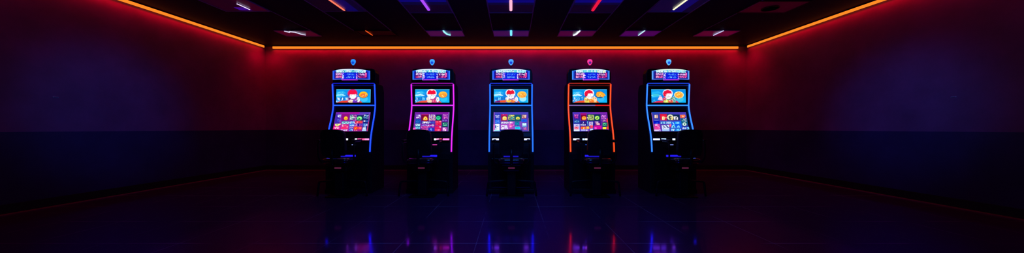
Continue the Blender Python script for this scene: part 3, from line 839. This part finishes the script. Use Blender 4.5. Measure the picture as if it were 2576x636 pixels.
    for k in range(7):
        a = RND.uniform(-35, 35); b_ = RND.uniform(-18, 26)
        P([(ox + a, 126 + b_), (ox + a + 14, 122 + b_), (ox + a + 18, 130 + b_), (ox + a + 4, 134 + b_)], [(255, 215, 90), (225, 110, 40), (255, 235, 130)][k % 3])
    return c


def topper_picture(i):
    """drawing units 1/15.9 photo pixel, about x 45..1545, y 100..560"""
    q = [(45, 100), (1545, 100), (1545, 560), (45, 560)]
    c = Canvas(q, 1500 / 15.9 / 146.5, 460 / 15.9 / 146.5, curve=.04, step=.0004)
    R_ = c.rect; G = c.glyphs; P = c.poly
    edge = [(45, 100, 255), (40, 120, 250), (50, 110, 255), (60, 140, 245), (90, 160, 255)][i]
    inner = [(15, 40, 190), (15, 40, 190), (15, 30, 180), (15, 50, 170), (20, 40, 150)][i]
    # outline with an arched top, in narrow columns so that it follows the curved face
    n = 30
    for k in range(n):
        a, b_ = 45 + 1500 * k / n, 45 + 1500 * (k + 1) / n
        ty = lambda x: 158 - 56 * max(0, 1 - abs((x - 795) / 700) ** 2.6)
        P([(a, ty(a)), (b_, ty(b_)), (b_, 515), (a, 515)], edge, bump=False)
    R_(100, 178, 1490, 492, inner)
    R_(150, 200, 470, 470, (40, 10, 110)); R_(1090, 200, 1440, 470, (50, 10, 100))
    R_(48, 495, 1542, 516, None, [(90, 130, 240), (90, 130, 240), (70, 90, 220), (70, 90, 220)])
    # white header band with dark marks
    for k in range(24):
        a, b_ = 200 + 1190 * k / 24, 200 + 1190 * (k + 1) / 24
        ty = lambda x: 158 - 56 * max(0, 1 - abs((x - 795) / 700) ** 2.6)
        P([(a, ty(a) + 3), (b_, ty(b_) + 3), (b_, ty(b_) + 38), (a, ty(a) + 38)], (225, 240, 255) if i != 4 else (225, 250, 215), bump=False)
    R_(205, 150, 1350, 245, (10, 100, 150), bump=True)
    G(200, 140, 470, 250, [(225, 250, 255), (190, 240, 250)], 5, 1, 1.0)
    G(480, 140, 1030, 245, [(190, 250, 255), (230, 255, 255), (110, 220, 225)], 9, 1, .9)
    G(1030, 140, 1390, 265, [(215, 250, 255), (160, 235, 250)] if i != 3 else [(240, 250, 190), (225, 250, 255)], 6, 1, .95)
    # side texts
    G(190, 262, 455, 350, [(250, 170, 240), (220, 150, 250), (255, 210, 250)], 5, 1, .75)
    G(190, 355, 455, 455, [(235, 60, 130), (240, 100, 190), (255, 160, 210)], 5, 1, .8)
    G(1110, 275, 1400, 360, [(230, 170, 240), (150, 90, 200), (255, 220, 250)], 5, 1, .72)
    G(1110, 365, 1400, 455, [(220, 50, 140), (240, 110, 200), (150, 30, 130)], 5, 1, .75)
    R_(1360, 250, 1430, 420, (200, 40, 130)); G(1362, 255, 1428, 415, [(250, 130, 220), (230, 70, 150)], 1, 2, .6)
    # centre box, lower edge below the frame
    R_(465, 505, 1090, 555, None, [(190, 80, 240), (170, 60, 235), (150, 20, 170), (140, 20, 190)])
    R_(470, 250, 1085, 515, (10, 20, 205))
    G(560, 260, 1010, 500, [(20, 50, 235), (15, 30, 225), (20, 80, 245)], 8, 4, .4)
    G(640, 290, 960, 360, [(90, 170, 255), (60, 120, 250)], 4, 1, .45); G(640, 400, 960, 465, [(80, 160, 255), (120, 200, 255)], 4, 1, .5)
    G(478, 260, 560, 490, [(190, 220, 255), (235, 180, 250), W], 1, 3, .55)
    G(1030, 290, 1090, 500, [(250, 200, 255), W, (240, 140, 240)], 1, 3, .7)
    R_(462, 250, 480, 545, [(215, 130, 250), (160, 190, 255), (120, 160, 255), (240, 150, 250), (150, 130, 255)][i])
    return c


# ---------------------------------------------------------------- slot machine
D0 = 5.55                       # world y of a machine's origin
MX = [-2.764 + .003, -1.388, -0.017, 1.354, 2.725]
NEON_PATH = [(-.262, .700), (-.252, .80), (-.240, .88), (-.222, .96), (-.195, 1.05), (-.158, 1.15), (-.118, 1.25), (-.088, 1.34), (-.062, 1.43), (-.052, 1.50), (-.060, 1.62), (-.080, 1.862)]


def neon_mat(name, rgb, gain=1.0):
    return emissive(name, [lin(v) for v in rgb], NEON_GAIN * gain, (0.03, 0.03, 0.04))


def slot_machine(i, label, sides, top, cross, beacon, beacon_core):
    mx = MX[i]
    t = empty('slot_machine', (mx, D0, 0), label, 'slot machine', 'slot machines along the back wall')
    # cabinet body: side profile extruded
    prof = [(-.235, 0), (-.25, .03), (-.25, .66)] + [(y + .018, z) for y, z in NEON_PATH] + [(-.03, 1.885), (.20, 1.885), (.25, 1.85), (.285, 1.76), (.285, 0)]
    body = link('cabinet', prism(prof, 'X', -.388, .388, bevel=.012), M['black'], t)
    # plinth and door of the base
    link('plinth', nbox(-.395, -.262, 0, .395, -.20, .07, bevel=.006), M['black'], t)
    dr = link('cabinet_door', nbox(-.33, -.262, .10, .33, -.245, .59, bevel=.008), M['bezel'], t)
    link('door_lock', lathe([(0, 0), (.014, 0), (.014, .01), (0, .012)], n=14), M['lock'], dr, loc=(.26, -.262, .37), rot=(math.radians(90), 0, 0), smooth=False)
    # speaker / head housing behind the topper
    hp = [(-.375, 1.86), (-.375, 2.06), (-.35, 2.125), (-.30, 2.14), (.30, 2.14), (.35, 2.125), (.375, 2.06), (.375, 1.86)]
    link('head_housing', prism(hp, 'Y', -.06, .10, bevel=.01), M['black'], t)
    # topper shell
    tz = 1.912
    sc_ = 1 / 15.9 / 146.5
    pts = []
    for k in range(21):
        x = 35 + 1520 * k / 20
        yy = 150 - 56 * max(0, 1 - abs((x - 795) / 700) ** 2.6)
        pts.append(((x - 795) * sc_, (560 - yy) * sc_ + tz))
    low = [((1555 - 795) * sc_, (560 - 525) * sc_ + tz), ((1100 - 795) * sc_, (560 - 528) * sc_ + tz), ((1090 - 795) * sc_, tz - .004), ((462 - 795) * sc_, tz - .004), ((452 - 795) * sc_, (560 - 528) * sc_ + tz), ((35 - 795) * sc_, (560 - 525) * sc_ + tz)]
    bm = prism(pts + low, 'Y', -.148, -.05)
    for v in bm.verts:                       # bulge the front face like the display
        if v.co.y < -.1:
            u = v.co.x / (750 * sc_)
            v.co.y -= .036 * (1 - min(1, u * u))
    # front face must follow the curve: triangulate in columns
    bmesh.ops.triangulate(bm, faces=[f for f in bm.faces if len(f.verts) > 4])
    tp = link('topper', bm, M['bezel'], t)
    cv = topper_picture(i)
    cv.finish('topper_display', tp, (0, -.152, tz + 230 * sc_))
    link('neck', nbox(-.27, -.10, 1.895, .27, -.055, 1.925, bevel=.008), M['bezel'], t)
    # beacon on a thin stem
    link('beacon_stem', tube([(0, -.09, 2.12), (0, -.09, 2.19)], .006, sides=8), M['bezel'], t)
    pr = [(0, -.055), (.008, -.052), (.024, -.036), (.038, -.014), (.045, .008), (.043, .028), (.034, .043), (.018, .053), (0, .056)]
    FL = .35
    bc = link('beacon', lathe(pr, n=24), emissive('beacon_glass', L3(beacon), 1.3), t, loc=(0, -.09, 2.243), smooth=True)
    bc.scale = (1, FL, 1)
    bm = bmesh.new()
    n = 16
    ctr = bm.verts.new((0, -.0475, -.004))
    ring = []
    for k in range(n):
        a = 2 * math.pi * k / n
        px, pz = .024 * math.cos(a), -.006 + .022 * math.sin(a) * (1.25 if math.sin(a) < 0 else .9)
        rr = .045 if pz > -.01 else .045 - (-.01 - pz) * .55
        ring.append(bm.verts.new((px, -math.sqrt(max(1e-6, rr * rr - px * px)) - .0015, pz)))
    for k in range(n): bm.faces.new((ctr, ring[k], ring[(k + 1) % n]))
    link('beacon_core', bm, emissive('beacon_core', L3(beacon_core), 1.2), bc)
    # neon outline
    mn = neon_mat('neon_side', sides); mt = neon_mat('neon_top', top, .42); mc = neon_mat('neon_cross', cross, .9)
    R = .0115
    for s in (-1, 1):
        pth = [(s * .367, y, z) for y, z in NEON_PATH]
        link('neon_tube', tube(pth, R), mn, t, smooth=True)
    ytop, ztop = NEON_PATH[-1]
    link('top_tube', tube(round_path([(-.367, ytop, ztop - .004), (-.360, ytop, ztop + .016), (.360, ytop, ztop + .016), (.367, ytop, ztop - .004)], .02), .008), mt, t, smooth=True)
    link('inner_top_tube', tube([(-.354, ytop + .004, ztop - .022), (.354, ytop + .004, ztop - .022)], .005), neon_mat('neon_top_dim', top, .14), t, smooth=True)
    if i == 3:
        link('shelf_tube', tube([(-.355, -.058, 1.498), (.10, -.058, 1.498)], .0085), neon_mat('neon_cross_pale', (120, 95, 165), .6), t, smooth=True)['label'] = 'dull silver lilac section of the shelf tube'
        link('shelf_tube', tube([(.10, -.058, 1.498), (.355, -.058, 1.498)], .0085), neon_mat('neon_cross_red', (220, 30, 30), .6), t, smooth=True)['label'] = 'red section of the shelf tube'
    else:
        link('shelf_tube', tube([(-.355, -.058, 1.498), (.355, -.058, 1.498)], .0095), mc, t, smooth=True)
    # upper display
    ub = nbox(-.335, .0, -.150, .335, .035, .150, bevel=.008)
    ubo = link('display_bezel', ub, M['bezel'], t, loc=(0, -.082, 1.668), rot=(math.radians(-3), 0, 0))
    upper_picture(i).finish('upper_display', t, (0, -.084, 1.660), math.radians(-3))
    # lower display, leaning back
    tilt = -math.atan2(.105, .332)
    link('display_bezel', nbox(-.33, .0, -.198, .33, .04, .195, bevel=.008), M['bezel'], t, loc=(0, -.135, 1.211), rot=(tilt, 0, 0))
    lower_picture(i).finish('lower_display', t, (0, -.1385, 1.211), tilt)
    # button deck with lit buttons
    dk = prism([(-.262, .885), (-.268, .90), (-.262, .932), (-.20, .955), (-.12, .955), (-.12, .885)], 'X', -.335, .335, bevel=.006)
    deck = link('button_deck', dk, M['bezel'], t)
    LB, WH = (185, 205, 255), (235, 240, 255)
    lights = [
        [(866, 869, (170, 190, 255)), (870.5, 875, WH), (893, 898, WH), (900, 909, (225, 60, 130)), (911, 916, (235, 70, 120)), (917, 928, (235, 110, 160))],
        [(1092, 1097, WH), (1098, 1105, (250, 120, 170)), (1107, 1111, (235, 60, 80)), (1114, 1130, (240, 90, 175))],
        [(1238.5, 1255, LB), (1318.5, 1333, LB)],
        [(1442, 1457.5, LB), (1465.5, 1471, (150, 180, 255)), (1472.5, 1478, WH)],
        [(1643.5, 1660, (165, 180, 245)), (1664, 1675.5, (150, 195, 255)), (1692, 1698.5, (190, 225, 255))]][i]
    for (a, b_, colr) in lights:
        xa, xb = (a - 1288) / 149.6 - mx, (b_ - 1288) / 149.6 - mx
        link('button_light', nbox(xa, -.274, .898, xb, -.262, .926, bevel=.002), emissive('button_light', L3(colr), 2.6), deck)
    small = {0: (885, 890.5, (150, 170, 255)), 1: (1088, 1099, (235, 70, 190)), 3: (1473.5, 1475.5, (50, 110, 255)), 4: (1685, 1694, (130, 150, 240))}
    if i in small:
        a, b_, colr = small[i]
        xa, xb = (a - 1288) / 149 - mx, (b_ - 1288) / 149 - mx
        link('indicator_light', nbox(xa, -.254, .812, xb, -.228, .825, bevel=.002), emissive('indicator_light', L3(colr), 1.0), t)
    # blue lamp added at knee height to give the seat its glint
    link('seat_glint_lamp', nbox(-.125, -.262, .618, .125, -.25, .648, bevel=.004), emissive('seat_glint_lamp', L3((34, 24, 225)), 1.3), t)
    # bill slot below the deck
    link('bill_slot', nbox(-.06, -.248, .79, .06, -.226, .80, bevel=.002), M['lock'], t)
    return t


SM = [
    ('leftmost slot machine, outlined in royal blue neon, lower screen mostly purple and pink', (24, 62, 255), (20, 30, 210), (30, 80, 255), (40, 130, 240), (10, 70, 200)),
    ('slot machine outlined in magenta neon, under a blue beacon', (178, 30, 210), (150, 15, 170), (175, 50, 240), (60, 150, 245), (20, 70, 210)),
    ('middle slot machine of the row, outlined in straight azure neon', (28, 88, 255), (30, 50, 220), (30, 100, 255), (70, 150, 250), (20, 60, 200)),
    ('slot machine outlined in orange red neon, under a pink beacon', (255, 60, 14), (180, 40, 20), (190, 60, 90), (240, 50, 140), (90, 30, 130)),
    ('rightmost slot machine, outlined in sky blue neon, letters B and n on its lower screen', (40, 106, 255), (30, 70, 235), (40, 120, 255), (90, 175, 250), (20, 80, 210)),
]
for i, a in enumerate(SM):
    slot_machine(i, *a)


# ---------------------------------------------------------------- gaming chairs
def make_chair(x, label):
    t = empty('gaming_chair', (x, 5.03, 0), label, 'chair', 'chairs in front of the slot machines')
    # seat cushion: rounded plan, domed top
    bm = bmesh.new()
    def plan(s, n=32):
        out = []
        for k in range(n):
            a = 2 * math.pi * k / n
            ca, sa = math.cos(a), math.sin(a)
            e = 0.42
            out.append((.212 * s * math.copysign(abs(ca) ** e, ca), -.02 + .215 * s * math.copysign(abs(sa) ** e, sa)))
        return out
    rings = []
    for s, z in ((.80, .545), (.93, .552), (1.0, .575), (1.0, .605), (.96, .622), (.80, .632), (.5, .634), (.2, .632)):
        rings.append([bm.verts.new((px, py, z)) for px, py in plan(s)])
    for a, b_ in zip(rings, rings[1:]):
        for k in range(32): bm.faces.new((a[k], a[(k + 1) % 32], b_[(k + 1) % 32], b_[k]))
    bm.faces.new(rings[0][::-1]); bm.faces.new(rings[-1])
    link('seat', bm, M['seat'], t, smooth=True)
    link('seat_pan', nbox(-.15, -.17, .515, .15, .13, .55, bevel=.01), M['chair_metal'], t)
    # backrest: arched top, wrapped slightly around the sitter
    outl = []
    n = 16
    hw = .185
    for k in range(n + 1):
        u = -1 + 2 * k / n
        z = 1.080 - .030 * abs(u) ** 2.2 - (.035 if abs(u) == 1 else 0) * 1
        outl.append((hw * u, z))
    outl += [(hw, .76), (hw * .96, .70), (hw * .86, .672)]
    outl += [(-hw * .86, .672), (-hw * .96, .70), (-hw, .76)]
    bm = prism(outl, 'Y', -.035, .035, bevel=.018, seg=3)
    bmesh.ops.triangulate(bm, faces=[f for f in bm.faces if len(f.verts) > 4])
    for v in bm.verts:
        v.co.y += .9 * v.co.x ** 2 - (v.co.z - .67) * .10 + .02
    link('backrest', bm, M['chair'], t, loc=(0, -.235, 0), smooth=False)
    # back support bar from pan to backrest
    link('back_support', tube(round_path([(0, -.10, .53), (0, -.25, .53), (0, -.262, .62), (0, -.268, .78)], .05), .022, flat=.5), M['chair_metal'], t, smooth=True)
    for s in (-1, 1):
        arm = link('armrest', tube(round_path([(s * .14, -.05, .535), (s * .262, -.10, .555), (s * .278, -.14, .66), (s * .278, -.14, .885), (s * .270, .08, .885)], .05), .013), M['chair_metal'], t, smooth=True)
        link('arm_pad', nbox(s * .272 - .024, -.16, .893, s * .272 + .024, .11, .918, bevel=.009), M['chair'], arm)
    # pedestal, foot plate, label plate, side legs with bent tubes
    link('pedestal', nbox(-.07, -.06, .02, .07, .09, .52, bevel=.015), M['chair_metal'], t)
    link('pedestal_cover', nbox(-.13, -.085, .42, .13, .11, .518, bevel=.015), M['chair'], t)
    link('label_plate', nbox(-.052, -.092, .462, .052, -.083, .482, bevel=.003), emissive('plate_painted_glint', L3((88, 30, 62)), 1.0), t)  # plate glows by itself in place of the pinkish light it catches
    link('base_plate', nbox(-.20, -.10, 0, .20, .14, .025, bevel=.008), M['chair_metal'], t)
    for s in (-1, 1):
        link('leg', tube(round_path([(s * .05, .04, .262), (s * .20, .04, .25), (s * .372, .04, .236), (s * .40, .04, .004)], .03), .0165), M['chair_metal'], t, smooth=True)
    return t


CH = [(-2.742, 'black gaming chair left of and in front of the royal blue lit machine, leftmost chair'),
      (-1.427, 'black gaming chair in front of the magenta lit slot machine'),
      (-.008, 'black gaming chair facing the middle azure lit slot machine head on'),
      (1.345, 'black gaming chair in front of the orange lit slot machine'),
      (2.727, 'black gaming chair right of and in front of the sky blue lit machine, rightmost chair')]
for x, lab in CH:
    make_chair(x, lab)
